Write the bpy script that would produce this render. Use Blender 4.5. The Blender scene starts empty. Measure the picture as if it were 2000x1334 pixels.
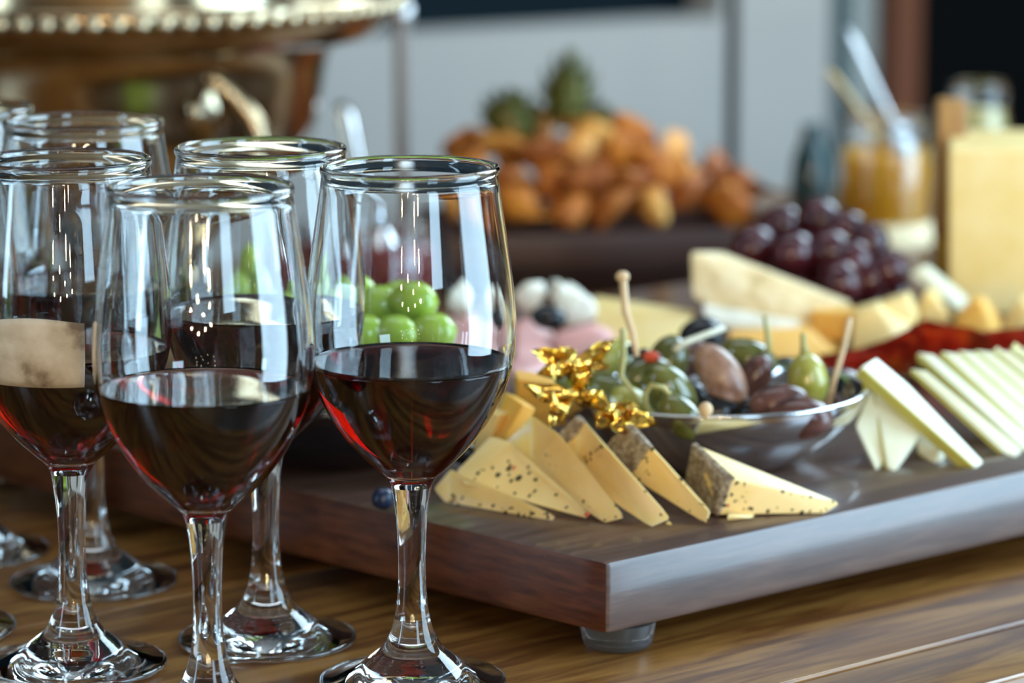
import bpy, bmesh, math, random
from mathutils import Vector, Matrix, noise
random.seed(7)
R = math.radians
sc = bpy.context.scene
C = sc.collection

# ------------------------------------------------------------------ camera
FPX, CX, CY, CAMZ, PITCH = 6500.0, 1000.0, 667.0, 0.321, R(10.178)
cam_d = bpy.data.cameras.new('camera'); cam = bpy.data.objects.new('camera', cam_d); C.objects.link(cam)
cam.location = (0, 0, CAMZ); cam.rotation_euler = (R(90) - PITCH, 0, 0)
cam_d.sensor_width = 36; cam_d.lens = FPX / 2000 * 36; cam_d.clip_start = 0.01
cam_d.dof.use_dof = True; cam_d.dof.focus_distance = 1.135; cam_d.dof.aperture_fstop = 7.6
sc.camera = cam

# ------------------------------------------------------------------ light
w = bpy.data.worlds.new('room_air'); sc.world = w; w.use_nodes = True
w.node_tree.nodes['Background'].inputs[0].default_value = (0.028, 0.026, 0.025, 1)
w.node_tree.nodes['Background'].inputs[1].default_value = 1.0

def area(name, loc, target, sx, sy, power, col):
    l = bpy.data.lights.new(name, 'AREA'); l.shape = 'RECTANGLE'; l.size = sx; l.size_y = sy
    l.energy = power; l.color = col
    o = bpy.data.objects.new(name, l); C.objects.link(o); o.location = loc
    o.rotation_euler = (Vector(target) - Vector(loc)).to_track_quat('-Z', 'Y').to_euler()
    return o
area('window_light_right', (1.95, 0.95, 0.45), (0.1, 1.25, 0.05), 1.3, 2.0, 60, (0.52, 0.78, 1.0))
area('window_light_front', (1.25, -0.9, 0.95), (0.05, 1.25, 0.05), 0.55, 1.3, 16, (0.52, 0.78, 1.0))
area('window_light_left', (-1.75, 0.35, 0.85), (-0.05, 1.25, 0.08), 0.20, 1.6, 9, (0.52, 0.78, 1.0))
area('window_light_rear', (1.35, 2.75, 1.25), (0.12, 1.3, 0.04), 1.1, 1.2, 40, (0.62, 0.84, 1.0))
area('window_light_back', (-0.1, 1.75, 1.75), (0.15, 2.95, 0.0), 1.2, 0.5, 7, (0.80, 0.90, 1.0))  # added fill light above the frame, no window there; brightens the back wall
for cx_, n in ((-0.45, 4), (-0.05, 6), (0.35, 6), (0.72, 5)):
    for i in range(n):
        l = bpy.data.lights.new('string_bulb', 'POINT'); l.energy = 8; l.color = (1.0, 0.76, 0.44)
        l.shadow_soft_size = 0.028
        o = bpy.data.objects.new('string_bulb', l); C.objects.link(o)
        o.location = (cx_ + random.uniform(-.08, .08), -2.3 + random.uniform(-.3, .3), 0.25 + 0.22 * i + random.uniform(-.07, .07))
sc.view_settings.view_transform = 'Standard'; sc.view_settings.look = 'None'
sc.view_settings.gamma = 1; sc.view_settings.use_curve_mapping = False
sc.view_settings.exposure = 0.55
cy = sc.cycles
cy.use_denoising = True; cy.sample_clamp_indirect = 6.0; cy.max_bounces = 18; cy.transmission_bounces = 16
cy.glossy_bounces = 6; cy.diffuse_bounces = 3; cy.transparent_max_bounces = 8; cy.blur_glossy = 0.4

# ------------------------------------------------------------------ placing
Fv = Vector((0, math.cos(PITCH), -math.sin(PITCH))); Uv = Vector((0, math.sin(PITCH), math.cos(PITCH))); Rv = Vector((1, 0, 0))
CAM = Vector((0, 0, CAMZ))
def ray(x, y): return Fv + Rv * ((x - CX) / FPX) - Uv * ((y - CY) / FPX)
def P(x, y, z):                      # point at height z
    d = ray(x, y); return CAM + d * ((z - CAMZ) / d.z)
def at(x, y, Y):                     # point at distance Y into the room
    d = ray(x, y); return CAM + d * (Y / d.y)
def mm(px, Y): return px * Y / FPX   # size of px pixels at distance Y

# ------------------------------------------------------------------ object helpers
def link(name, me, mat, parent=None, smooth=True):
    o = bpy.data.objects.new(name, me); C.objects.link(o)
    if mat is not None and not me.materials: me.materials.append(mat)
    if smooth:
        for p in me.polygons: p.use_smooth = True
    if parent is not None:
        o.parent = parent
    return o
def bmlink(name, bm, mat, parent=None, smooth=True):
    bmesh.ops.recalc_face_normals(bm, faces=bm.faces)
    me = bpy.data.meshes.new(name); bm.to_mesh(me); bm.free()
    return link(name, me, mat, parent, smooth)
def tag(o, label, cat=None, group=None, kind=None):
    if label: o['label'] = label
    if cat: o['category'] = cat
    if group: o['group'] = group
    if kind: o['kind'] = kind
    return o
def empty(name, loc, label, cat, group=None, rz=0):
    o = bpy.data.objects.new(name, None); C.objects.link(o); o.location = loc; o.rotation_euler = (0, 0, rz)
    o.empty_display_size = 0.01
    return tag(o, label, cat, group)
def copy_tree(o, parent=None):
    c = o.copy(); C.objects.link(c)
    if parent is not None: c.parent = parent
    for ch in o.children: copy_tree(ch, c)
    return c
def autosmooth(o, ang=40):
    me = o.data
    me.set_sharp_from_angle(angle=R(ang))

def lathe_me(name, prof, seg=64, closed=False):
    vs, fs = [], []
    for (r, z) in prof:
        for i in range(seg):
            a = 2 * math.pi * i / seg
            vs.append((r * math.cos(a), r * math.sin(a), z))
    n = len(prof)
    for j in range(n - 1):
        for i in range(seg):
            i2 = (i + 1) % seg
            fs.append((j * seg + i, j * seg + i2, (j + 1) * seg + i2, (j + 1) * seg + i))
    me = bpy.data.meshes.new(name); me.from_pydata(vs, [], fs)
    bm = bmesh.new(); bm.from_mesh(me)
    bmesh.ops.remove_doubles(bm, verts=bm.verts, dist=1e-6)
    bm.to_mesh(me); bm.free()
    return me
def spline(pts, n):                   # Catmull-Rom through (r, z) points
    out = []
    for i in range(len(pts) - 1):
        p0 = pts[max(i - 1, 0)]; p1 = pts[i]; p2 = pts[i + 1]; p3 = pts[min(i + 2, len(pts) - 1)]
        for k in range(n):
            t = k / n
            out.append(tuple(0.5 * ((2 * b) + (-a + c) * t + (2 * a - 5 * b + 4 * c - d) * t * t + (-a + 3 * b - 3 * c + d) * t ** 3)
                             for a, b, c, d in zip(p0, p1, p2, p3)))
    out.append(tuple(pts[-1]))
    return out
def tube_bm(pts, rad, seg=10, bm=None):
    bm = bm or bmesh.new()
    pts = [Vector(p) for p in pts]
    rings = []
    prev = None
    for i, p in enumerate(pts):
        d = (pts[min(i + 1, len(pts) - 1)] - pts[max(i - 1, 0)]).normalized()
        if prev is None:
            n = d.orthogonal().normalized()
        else:
            n = (prev - d * prev.dot(d)).normalized()
        prev = n; b = d.cross(n)
        r = rad[i] if isinstance(rad, (list, tuple)) else rad
        rings.append([bm.verts.new(p + (n * math.cos(2 * math.pi * k / seg) + b * math.sin(2 * math.pi * k / seg)) * r) for k in range(seg)])
    for a, b in zip(rings, rings[1:]):
        for k in range(seg):
            bm.faces.new((a[k], a[(k + 1) % seg], b[(k + 1) % seg], b[k]))
    bm.faces.new(rings[0][::-1]); bm.faces.new(rings[-1])
    return bm
def blob_bm(rx, ry, rz, amp=0.0, freq=3.0, seed=0, sub=3, taper=0.0):
    bm = bmesh.new(); bmesh.ops.create_icosphere(bm, subdivisions=sub, radius=1)
    off = Vector((seed * 3.7, seed * 1.9, seed * 2.3))
    for v in bm.verts:
        n = v.co.copy()
        f = 1 + amp * noise.noise(n * freq + off)
        t = 1 - taper * n.z
        v.co = Vector((n.x * rx * f * t, n.y * ry * f * t, n.z * rz * f))
    return bm
def box_bm(dx, dy, dz, bev=0.0, seg=2, z0=0):
    bm = bmesh.new(); bmesh.ops.create_cube(bm, size=1)
    for v in bm.verts: v.co = Vector((v.co.x * dx, v.co.y * dy, (v.co.z + 0.5) * dz + z0))
    if bev: bmesh.ops.bevel(bm, geom=bm.edges[:], offset=bev, segments=seg, affect='EDGES', profile=0.6)
    return bm
def poly_bm(verts, faces, bev=0.0, seg=2):
    bm = bmesh.new(); vs = [bm.verts.new(v) for v in verts]
    for f in faces: bm.faces.new([vs[i] for i in f])
    bmesh.ops.recalc_face_normals(bm, faces=bm.faces)
    if bev: bmesh.ops.bevel(bm, geom=bm.edges[:], offset=bev, segments=seg, affect='EDGES', profile=0.6)
    return bm
def prism_bm(pts, depth, bev=0.0, seg=2):   # polygon pts (3-D) pushed back along its normal, away from the room's front
    pts = [Vector(p) for p in pts]
    n = Vector((0, 0, 0))
    for i in range(len(pts)):
        n += pts[i].cross(pts[(i + 1) % len(pts)])
    n.normalize()
    if n.y < 0: n = -n
    k = len(pts); vs = pts + [p + n * depth for p in pts]
    fs = [tuple(range(k)), tuple(range(2 * k - 1, k - 1, -1))] + [(i, i + k, (i + 1) % k + k, (i + 1) % k) for i in range(k)]
    return poly_bm(vs, fs, bev, seg)
def hull_bm(pts, bev=0.0, seg=2):
    bm = bmesh.new()
    for p in pts: bm.verts.new(p)
    r = bmesh.ops.convex_hull(bm, input=bm.verts)
    bmesh.ops.dissolve_limit(bm, angle_limit=R(8), verts=bm.verts, edges=bm.edges)
    if bev: bmesh.ops.bevel(bm, geom=bm.edges[:], offset=bev, segments=seg, affect='EDGES', profile=0.6)
    return bm
def recentre(o):                       # put the origin of a world-built mesh at its base
    me = o.data
    xs = [v.co.x for v in me.vertices]; ys = [v.co.y for v in me.vertices]; zs = [v.co.z for v in me.vertices]
    c = Vector(((min(xs) + max(xs)) / 2, (min(ys) + max(ys)) / 2, min(zs)))
    me.transform(Matrix.Translation(-c)); o.location = c
    return o

# ------------------------------------------------------------------ materials
def mat(name, col=(.8, .8, .8), rough=0.5, metal=0.0, spec=0.5, sss=0.0, sss_r=(1, .5, .3), sss_s=0.004, coat=0.0, trans=0.0, ior=1.45):
    m = bpy.data.materials.new(name); m.use_nodes = True
    b = m.node_tree.nodes['Principled BSDF']
    b.inputs['Base Color'].default_value = (*col, 1); b.inputs['Roughness'].default_value = rough
    b.inputs['Metallic'].default_value = metal; b.inputs['Specular IOR Level'].default_value = spec
    b.inputs['IOR'].default_value = ior
    if sss:
        b.inputs['Subsurface Weight'].default_value = sss; b.inputs['Subsurface Radius'].default_value = sss_r
        b.inputs['Subsurface Scale'].default_value = sss_s
    b.inputs['Coat Weight'].default_value = coat; b.inputs['Coat Roughness'].default_value = 0.08
    b.inputs['Transmission Weight'].default_value = trans
    return m
def N(m, t, **kw):
    n = m.node_tree.nodes.new(t)
    for a, v in kw.items(): setattr(n, a, v)
    return n
def ramp_noise(m, scale, stops, detail=4, rough=0.6, stretch=(1, 1, 1), rot=(0, 0, 0), coords='Object', dist=0.0, to='Base Color', bump=0.0, bump_d=0.0005):
    nt = m.node_tree; b = nt.nodes['Principled BSDF']
    tc = N(m, 'ShaderNodeTexCoord'); mp = N(m, 'ShaderNodeMapping'); mp.inputs['Scale'].default_value = stretch; mp.inputs['Rotation'].default_value = rot
    nz = N(m, 'ShaderNodeTexNoise'); nz.inputs['Scale'].default_value = scale; nz.inputs['Detail'].default_value = detail
    nz.inputs['Roughness'].default_value = rough; nz.inputs['Distortion'].default_value = dist
    cr = N(m, 'ShaderNodeValToRGB'); el = cr.color_ramp.elements
    el[0].position = stops[0][0]; el[0].color = (*stops[0][1], 1); el[1].position = stops[-1][0]; el[1].color = (*stops[-1][1], 1)
    for p, c in stops[1:-1]:
        e = el.new(p); e.color = (*c, 1)
    nt.links.new(tc.outputs[coords], mp.inputs['Vector']); nt.links.new(mp.outputs['Vector'], nz.inputs['Vector'])
    nt.links.new(nz.outputs['Fac'], cr.inputs['Fac']); nt.links.new(cr.outputs['Color'], b.inputs[to])
    if bump:
        bp = N(m, 'ShaderNodeBump'); bp.inputs['Strength'].default_value = bump; bp.inputs['Distance'].default_value = bump_d
        nt.links.new(nz.outputs['Fac'], bp.inputs['Height']); nt.links.new(bp.outputs['Normal'], b.inputs['Normal'])
    return m
def glass_mat(name, col=(1, 1, 1), ior=1.5, rough=0.0, vol=None):
    m = bpy.data.materials.new(name); m.use_nodes = True; nt = m.node_tree
    for n in list(nt.nodes):
        if n.type != 'OUTPUT_MATERIAL': nt.nodes.remove(n)
    out = [n for n in nt.nodes if n.type == 'OUTPUT_MATERIAL'][0]
    g = nt.nodes.new('ShaderNodeBsdfGlass'); g.inputs['Color'].default_value = (*col, 1); g.inputs['IOR'].default_value = ior; g.inputs['Roughness'].default_value = rough
    nt.links.new(g.outputs[0], out.inputs['Surface'])
    if vol:
        v = nt.nodes.new('ShaderNodeVolumeAbsorption'); v.inputs['Color'].default_value = (*vol[0], 1); v.inputs['Density'].default_value = vol[1]
        nt.links.new(v.outputs[0], out.inputs['Volume'])
    return m

M = {}
M['glass'] = glass_mat('clear_glass', (0.985, 0.99, 0.99), 1.5)
M['wine'] = glass_mat('red_wine', (1, 1, 1), 1.34, 0, ((0.82, 0.01, 0.025), 300))
M['jam'] = mat('dark_jam', (.26, .014, .022), .15, sss=0.2, sss_r=(1, .2, .2), coat=.5)
M['table'] = ramp_noise(mat('table_wood', (.2, .1, .04), .30, coat=.08), 9, [(.25, (.040, .012, .003)), (.45, (.13, .048, .011)), (.6, (.27, .125, .029)), (.8, (.11, .037, .008))], 6, .62, (1, 9, 9), dist=.6, bump=.15, bump_d=.0008)
M['walnut'] = ramp_noise(mat('walnut_wood', (.1, .06, .04), .30, spec=.7, coat=.35), 16, [(.25, (.030, .014, .010)), (.5, (.075, .038, .026)), (.75, (.135, .076, .053))], 6, .65, (1, 12, 12), dist=.4, bump=.25, bump_d=.0006)
M['endgrain'] = ramp_noise(mat('walnut_end_grain', (.15, .05, .02), .42), 40, [(.3, (.030, .008, .003)), (.55, (.085, .026, .009)), (.8, (.14, .048, .017))], 5, .6, (1, 1, 8), bump=.15, bump_d=.0004)
M['steel'] = mat('polished_steel', (.72, .73, .75), .10, 1.0)
M['steel_brushed'] = mat('brushed_steel', (.78, .78, .78), .38, .75)
M['darkmetal'] = mat('dark_metal', (.09, .095, .1), .35, .8)
M['silver'] = ramp_noise(mat('tarnished_silver', (.7, .6, .42), .17, 1.0), 12, [(.3, (.20, .13, .07)), (.5, (.45, .34, .20)), (.7, (.66, .58, .42)), (.85, (.55, .57, .48))], 4, .6)
M['gold_pale'] = mat('pale_gold_spoon', (.86, .70, .36), .4, .35)
M['steel_spoon'] = mat('dull_steel_spoon', (.42, .43, .44), .4, .7)
M['gold'] = mat('gold_foil', (.95, .66, .16), .13, 1.0)
M['black_bowl'] = mat('black_glaze', (.006, .006, .008), .12, coat=.6)
M['cheese'] = ramp_noise(mat('semi_hard_cheese', (.84, .62, .28), .36, sss=.25, sss_r=(1, .6, .25), sss_s=.004), 60, [(.3, (.82, .56, .20)), (.7, (.89, .66, .30))], 3, .5, bump=.12, bump_d=.0006)
M['cheese_orange'] = ramp_noise(mat('orange_cheese', (.85, .45, .08), .4, sss=.25, sss_r=(1, .5, .2), sss_s=.004), 50, [(.3, (.80, .42, .07)), (.7, (.88, .52, .13))], 3, .5, bump=.1, bump_d=.0006)
M['cheese_yellow'] = ramp_noise(mat('yellow_cheese', (.85, .6, .2), .42, sss=.25, sss_r=(1, .6, .25), sss_s=.004), 45, [(.3, (.82, .58, .2)), (.7, (.88, .68, .32))], 3, .5, bump=.1, bump_d=.0006)
M['cheese_pale'] = ramp_noise(mat('pale_cheese', (.80, .80, .58), .42, sss=.25, sss_r=(1, .8, .4), sss_s=.004), 60, [(.3, (.78, .78, .56)), (.7, (.84, .84, .66))], 3, .5, bump=.1, bump_d=.0004)
M['rind_green'] = mat('olive_rind', (.52, .46, .10), .45, sss=.15)
M['feta'] = ramp_noise(mat('crumbly_white_cheese', (.86, .83, .72), .6, sss=.3, sss_r=(1, .9, .7), sss_s=.004), 90, [(.3, (.66, .60, .45)), (.6, (.80, .76, .65))], 5, .6, bump=.5, bump_d=.001)
M['crust'] = ramp_noise(mat('herb_crust', (.15, .11, .07), .8, spec=.2), 420, [(.3, (.06, .04, .025)), (.45, (.24, .18, .12)), (.58, (.44, .36, .27)), (.74, (.64, .56, .45))], 5, .75, bump=.8, bump_d=.0012)
M['herb'] = mat('dried_herb', (.035, .03, .012), .8)
M['chili'] = mat('red_pepper_fleck', (.55, .06, .015), .5)
M['ham'] = ramp_noise(mat('cooked_ham', (.75, .38, .34), .35, sss=.4, sss_r=(1, .35, .3), sss_s=.004), 30, [(.3, (.66, .28, .26)), (.55, (.78, .44, .40)), (.8, (.84, .60, .54))], 4, .6)
M['salami'] = ramp_noise(mat('cured_meat', (.45, .04, .01), .35, sss=.2, sss_r=(1, .2, .1), sss_s=.003), 70, [(.3, (.26, .010, .005)), (.5, (.55, .03, .010)), (.66, (.75, .15, .02)), (.82, (.4, .02, .01))], 4, .6)
M['bread'] = ramp_noise(mat('bread_crumb', (.78, .62, .36), .75, sss=.1), 90, [(.3, (.5, .33, .14)), (.5, (.76, .58, .31)), (.75, (.84, .72, .5))], 5, .7, bump=.7, bump_d=.002)
M['pastry'] = ramp_noise(mat('golden_pastry', (.6, .24, .05), .55, coat=.0, spec=.3), 45, [(.25, (.16, .032, .005)), (.45, (.42, .12, .014)), (.62, (.66, .25, .03)), (.8, (.84, .46, .11))], 5, .6, bump=.35, bump_d=.003)
M['pastry_light'] = ramp_noise(mat('light_golden_pastry', (.7, .35, .1), .55, spec=.3), 45, [(.25, (.34, .10, .015)), (.45, (.58, .23, .04)), (.62, (.72, .37, .09)), (.8, (.82, .55, .24))], 5, .6, bump=.35, bump_d=.003)
M['pastry_dark'] = ramp_noise(mat('deep_brown_pastry', (.3, .1, .02), .55, spec=.3), 45, [(.25, (.12, .025, .005)), (.5, (.30, .08, .012)), (.8, (.55, .22, .05))], 5, .6, bump=.35, bump_d=.003)
M['tray'] = ramp_noise(mat('dark_tray_wood', (.06, .02, .01), .4), 14, [(.3, (.016, .004, .002)), (.7, (.055, .014, .006))], 5, .6, (1, 8, 8))
M['leafgreen'] = ramp_noise(mat('garnish_green', (.2, .22, .05), .5), 50, [(.3, (.05, .06, .014)), (.55, (.16, .17, .04)), (.8, (.30, .30, .09))], 4, .6)
M['grape_green'] = ramp_noise(mat('green_grape_skin', (.38, .5, .06), .12, sss=.75, sss_r=(.8, 1, .2), sss_s=.006, coat=.3), 60, [(.3, (.30, .44, .04)), (.7, (.48, .58, .10))], 3, .5)
M['grape_red'] = ramp_noise(mat('red_grape_skin', (.07, .01, .016), .16, sss=.2, sss_r=(1, .2, .3), coat=.3), 60, [(.3, (.028, .003, .007)), (.7, (.075, .009, .013))], 3, .5)
M['blueberry'] = mat('blueberry_skin', (.012, .02, .05), .25)
M['olive_black'] = mat('black_olive', (.012, .012, .014), .18)
M['olive_dark'] = ramp_noise(mat('brown_olive_skin', (.09, .035, .03), .2), 80, [(.3, (.045, .018, .016)), (.7, (.16, .07, .055))], 4, .6, bump=.15, bump_d=.0006)
M['olive_tan'] = ramp_noise(mat('tan_olive_skin', (.32, .17, .11), .3), 130, [(.3, (.14, .062, .04)), (.5, (.26, .135, .085)), (.8, (.40, .25, .16))], 5, .7, bump=.2, bump_d=.0006)
M['olive_green'] = ramp_noise(mat('green_olive_skin', (.14, .16, .03), .14, sss=.2, sss_r=(.8, 1, .2), coat=.4), 70, [(.3, (.045, .05, .010)), (.7, (.14, .135, .03))], 4, .6)
M['caper'] = ramp_noise(mat('caperberry_skin', (.34, .32, .06), .16, sss=.3, sss_r=(.8, 1, .2), coat=.4), 90, [(.3, (.24, .24, .035)), (.7, (.42, .38, .09))], 4, .6)
M['stem'] = mat('caper_stem', (.36, .33, .12), .45)
M['stem_pale'] = mat('pale_stem', (.55, .52, .38), .45)
M['bamboo'] = mat('bamboo_pick', (.62, .43, .24), .5)
M['mustard'] = ramp_noise(mat('golden_sauce', (.66, .33, .03), .3, sss=.3, sss_r=(1, .6, .2)), 30, [(.3, (.78, .33, .012)), (.7, (.90, .46, .03))], 3, .5)
M['cream_sauce'] = mat('pale_sauce', (.74, .64, .26), .4, sss=.2)
M['paper'] = mat('label_paper', (.82, .66, .40), .7)
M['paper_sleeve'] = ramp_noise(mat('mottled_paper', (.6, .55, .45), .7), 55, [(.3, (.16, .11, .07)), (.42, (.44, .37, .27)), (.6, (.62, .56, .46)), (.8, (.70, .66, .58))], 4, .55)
M['woodknife'] = ramp_noise(mat('knife_handle_wood', (.36, .18, .05), .35), 20, [(.3, (.22, .09, .02)), (.7, (.5, .28, .09))], 4, .6, (6, 6, 1))
M['foot_plastic'] = mat('smoky_plastic_foot', (.72, .78, .85), .06, trans=.95, ior=1.45)
M['wall_pale'] = ramp_noise(mat('pale_plaster', (.72, .71, .68), .85), 3, [(.3, (.315, .295, .27)), (.7, (.35, .33, .30))], 3, .5)
M['pane_dark'] = mat('dark_window_pane', (.002, .007, .010), .5, spec=.08)
M['black_paint'] = mat('black_paint', (.002, .002, .002), .7, spec=.05)
M['green_paint'] = mat('dark_green_paint', (.03, .05, .05), .5)
M['grey_green'] = mat('grey_green_paint', (.30, .32, .30), .6)
M['brown_trim'] = mat('brown_wood_trim', (.12, .035, .012), .5)
M['ceiling'] = ramp_noise(mat('ceiling_plaster', (.35, .34, .33), .9), 3, [(.3, (.32, .31, .30)), (.7, (.38, .37, .36))])
M['floor'] = ramp_noise(mat('floor_boards', (.05, .03, .02), .5), 4, [(.3, (.03, .018, .012)), (.7, (.07, .04, .025))], 4, .6, (1, 8, 1))
M['dark_glass'] = mat('dark_green_glass', (.02, .05, .05), .08, coat=.5)

# ------------------------------------------------------------------ the setting
AZ = R(40.6); e1 = Vector((math.cos(AZ), math.sin(AZ), 0)); e2 = Vector((-math.sin(AZ), math.cos(AZ), 0))
AW = R(33); w1 = Vector((math.cos(AW), math.sin(AW), 0)); w2 = Vector((-math.sin(AW), math.cos(AW), 0))
W0 = at(620, 78, 2.95)
def wall_u(x, y=60):
    d = ray(x, y); t = (W0 - CAM).dot(w2) / d.dot(w2); p = CAM + d * t
    return (p - W0).dot(w1), p.z
def wallbox(name, u0, u1, z0, z1, thick, material, off=0.0, label=None):
    c = W0 + w1 * ((u0 + u1) / 2) + w2 * (thick / 2 + off); c.z = z0
    o = bmlink(name, box_bm(u1 - u0, thick, z1 - z0), material, smooth=False); o.location = c; o.rotation_euler = (0, 0, AW)
    return tag(o, label, kind='structure')
ZT = W0.z
wallbox('wall_back', -1.6, wall_u(1622)[0], -0.75, ZT, .12, M['wall_pale'], label='pale plaster lower wall behind the table')
wallbox('window_1', -1.6, wall_u(1406)[0], ZT, 1.2, .04, M['pane_dark'], .05, 'black window pane above the pale wall')
wallbox('wall_right', wall_u(1406)[0], wall_u(1622)[0], ZT, 1.2, .12, M['wall_pale'], label='pale wall pier beside the window')
wallbox('trim_1', wall_u(1622)[0], wall_u(1664)[0], -.75, 1.2, .10, M['green_paint'], label='dark green upright door frame')
wallbox('trim_2', wall_u(1664)[0], wall_u(1738)[0], -.75, 1.2, .09, M['grey_green'], .02, 'grey green upright panel beside the frame')
wallbox('trim_3', wall_u(1738)[0], wall_u(1785)[0], -.75, 1.2, .10, M['brown_trim'], -.01, 'brown wooden door jamb')
wallbox('door_1', wall_u(1785)[0], 2.2, -.75, 1.2, .05, M['black_paint'], .06, 'black open doorway at the right')
ce = bmlink('ceiling', box_bm(6, 6, .05), M['ceiling'], smooth=False); ce.location = (0, 1.2, 1.98); tag(ce, 'grey ceiling above the table', kind='structure')
fl = bmlink('floor', box_bm(7, 7, .05), M['floor'], smooth=False); fl.location = (0, 2, -.80); tag(fl, 'dark floor boards under the table', kind='structure')

# table: planks run along e1; the last narrow plank is the front nosing
S0 = P(1530, 1334, 0) ; seam_v = S0.dot(e2)
tbl = empty('wooden_table', (0, 1.4, 0), 'glossy golden brown plank table under the glasses and board', 'table')
back_v = Vector((.2, 2.42, 0)).dot(e2)
edges = [seam_v - .047, seam_v]
while edges[-1] < back_v - .12: edges.append(edges[-1] + .235)
edges[-1] = back_v
for i, (v0, v1) in enumerate(zip(edges, edges[1:])):
    bev = .0035 if i < 1 else .0012
    bm = box_bm(3.4, v1 - v0 - .0006, .032, bev, 3, -.032)
    o = bmlink('plank', bm, M['table'], tbl)
    autosmooth(o, 50)
    c = e1 * (0.6 + .23 * i) + e2 * ((v0 + v1) / 2)
    o.location = Vector((c.x, c.y - 1.4, 0 if i else -.0006)); o.rotation_euler = (0, 0, AZ)
ap = bmlink('apron', box_bm(2.8, .9, .07, .004, 2, -.105), M['table'], tbl, False)
c = e1 * .7 + e2 * ((edges[1] + back_v) / 2); ap.location = Vector((c.x, c.y - 1.4, 0)); ap.rotation_euler = (0, 0, AZ)
for su in (-.6, 1.9):
    for v in (edges[1] + .08, back_v - .08):
        o = bmlink('leg', box_bm(.06, .06, .647, .004, 2, -.75), M['table'], tbl, False)
        c = e1 * su + e2 * v; o.location = Vector((c.x, c.y - 1.4, 0)); o.rotation_euler = (0, 0, AZ)

# ------------------------------------------------------------------ serving board
ZB, ZBT = .0100, .0365
b0 = P(1183, 1241, ZB); au, av = R(41.2), R(135.2)
bu = Vector((math.cos(au), math.sin(au), 0)); bv = Vector((math.cos(av), math.sin(av), 0))
LU, LV = .74, .43
board = empty('serving_board', (b0.x, b0.y, 0), 'thick walnut serving board carrying the cheeses and meats', 'serving board')
cor = [Vector((0, 0, 0)), bu * LU, bu * LU + bv * LV, bv * LV]
vs = [c_ + Vector((0, 0, ZB)) for c_ in cor] + [c_ + Vector((0, 0, ZBT)) for c_ in cor]
bm = poly_bm(vs, [(3, 2, 1, 0), (4, 5, 6, 7), (0, 1, 5, 4), (1, 2, 6, 5), (2, 3, 7, 6), (3, 0, 4, 7)])
bmesh.ops.rotate(bm, verts=bm.verts, cent=(0, 0, 0), matrix=Matrix.Rotation(-au, 3, 'Z'))
bmesh.ops.bevel(bm, geom=bm.edges[:], offset=.0024, segments=2, affect='EDGES', profile=.55)
slab = bmlink('slab', bm, M['walnut'], board); slab.rotation_euler = (0, 0, au); autosmooth(slab, 30)
slab.data.materials.append(M['endgrain'])
for p in slab.data.polygons:
    if p.normal.x < -.6: p.material_index = 1
tag(slab, 'dark walnut slab with reddish end grain')
def foot_me():
    return lathe_me('foot', [(0, 0), (.0105, 0), (.0122, .0012), (.0128, .003), (.0136, .0085), (.0138, .0100), (0, .0100)], 40)
fme = foot_me()
for (u_, v_) in ((.019, .013), (LU - .03, .02), (LU - .03, LV - .03), (.03, LV - .03)):
    c_ = bu * u_ + bv * v_
    o = link('foot', fme, M['foot_plastic'], board); o.location = (c_.x, c_.y, 0.0001)
    autosmooth(o, 50)

# ------------------------------------------------------------------ wine glasses
HG = .1805
outer = spline([(.0296, .1805 - .0006), (.0312, .168), (.0330, .156), (.0347, .144), (.0357, .134), (.0360, .1254), (.0354, .1165), (.0334, .1075),
                (.0300, .0990), (.0250, .0905), (.0190, .0830), (.0128, .0770), (.0088, .0735), (.0069, .0700)], 6)
stem_p = spline([(.0069, .0700), (.0058, .0630), (.0050, .0540), (.0047, .0440), (.0049, .0350), (.0056, .0270), (.0068, .0210), (.0086, .0162)], 6)
foot_p = spline([(.0086, .0162), (.0112, .0124), (.0136, .0104), (.0142, .0099), (.0150, .0093), (.0185, .0066), (.0240, .0042), (.0300, .0026), (.0318, .0022)], 6)
foot_p += [(.0324, .0017), (.0325, .0010), (.0320, .0003), (.0305, .0001), (.0270, .0001), (.0200, .0002), (.0100, .0004), (0, .0004)]
def inner_of(prof, t):
    out = []
    for i, (r, z) in enumerate(prof):
        a = prof[max(i - 1, 0)]; b = prof[min(i + 1, len(prof) - 1)]
        dr, dz = b[0] - a[0], b[1] - a[1]; L = math.hypot(dr, dz)
        out.append((r - t * (-dz / L) * 1.0, z - t * (dr / L) * -1.0 if False else z + t * (-dr / L)))
    return out
T_ = .00115
inn = [(r, z) for r, z in inner_of(outer, T_) if z > .0795 and r > .009]
inn = inn + [(.0110, .0785), (.0080, .0768), (.0045, .0757), (0, .0753)]
def bowl_prof():
    o = [p for p in outer[::-1] if p[1] < .1768]          # joint -> rim
    top = [(.02995, .1776), (.03035, .1784), (.03055, .1793), (.03040, .1801), (.02990, .1807), (.02920, .1809), (.02855, .1806), (.02815, .1799), (.02805, .1790), (.02815, .1781), (.02845, .1773)]
    return o + top + [p for p in inn if p[1] < .1764]
def wine_prof(z_level):
    pts = []
    pr = [(r + .00012, z - .00008) for r, z in inn]
    pts = [(r, z) for r, z in pr if z < z_level]
    r_top = pts[0][0]
    return [(0, z_level), (r_top * .5, z_level), (r_top - .0022, z_level), (r_top - .0010, z_level + .00012), (r_top - .0003, z_level + .0005), (r_top + .0002, z_level + .0009)] + pts
bowl_me = lathe_me('bowl', bowl_prof(), 96); stem_me = lathe_me('stem', stem_p, 96); footg_me = lathe_me('foot', foot_p[::1], 96)
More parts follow.
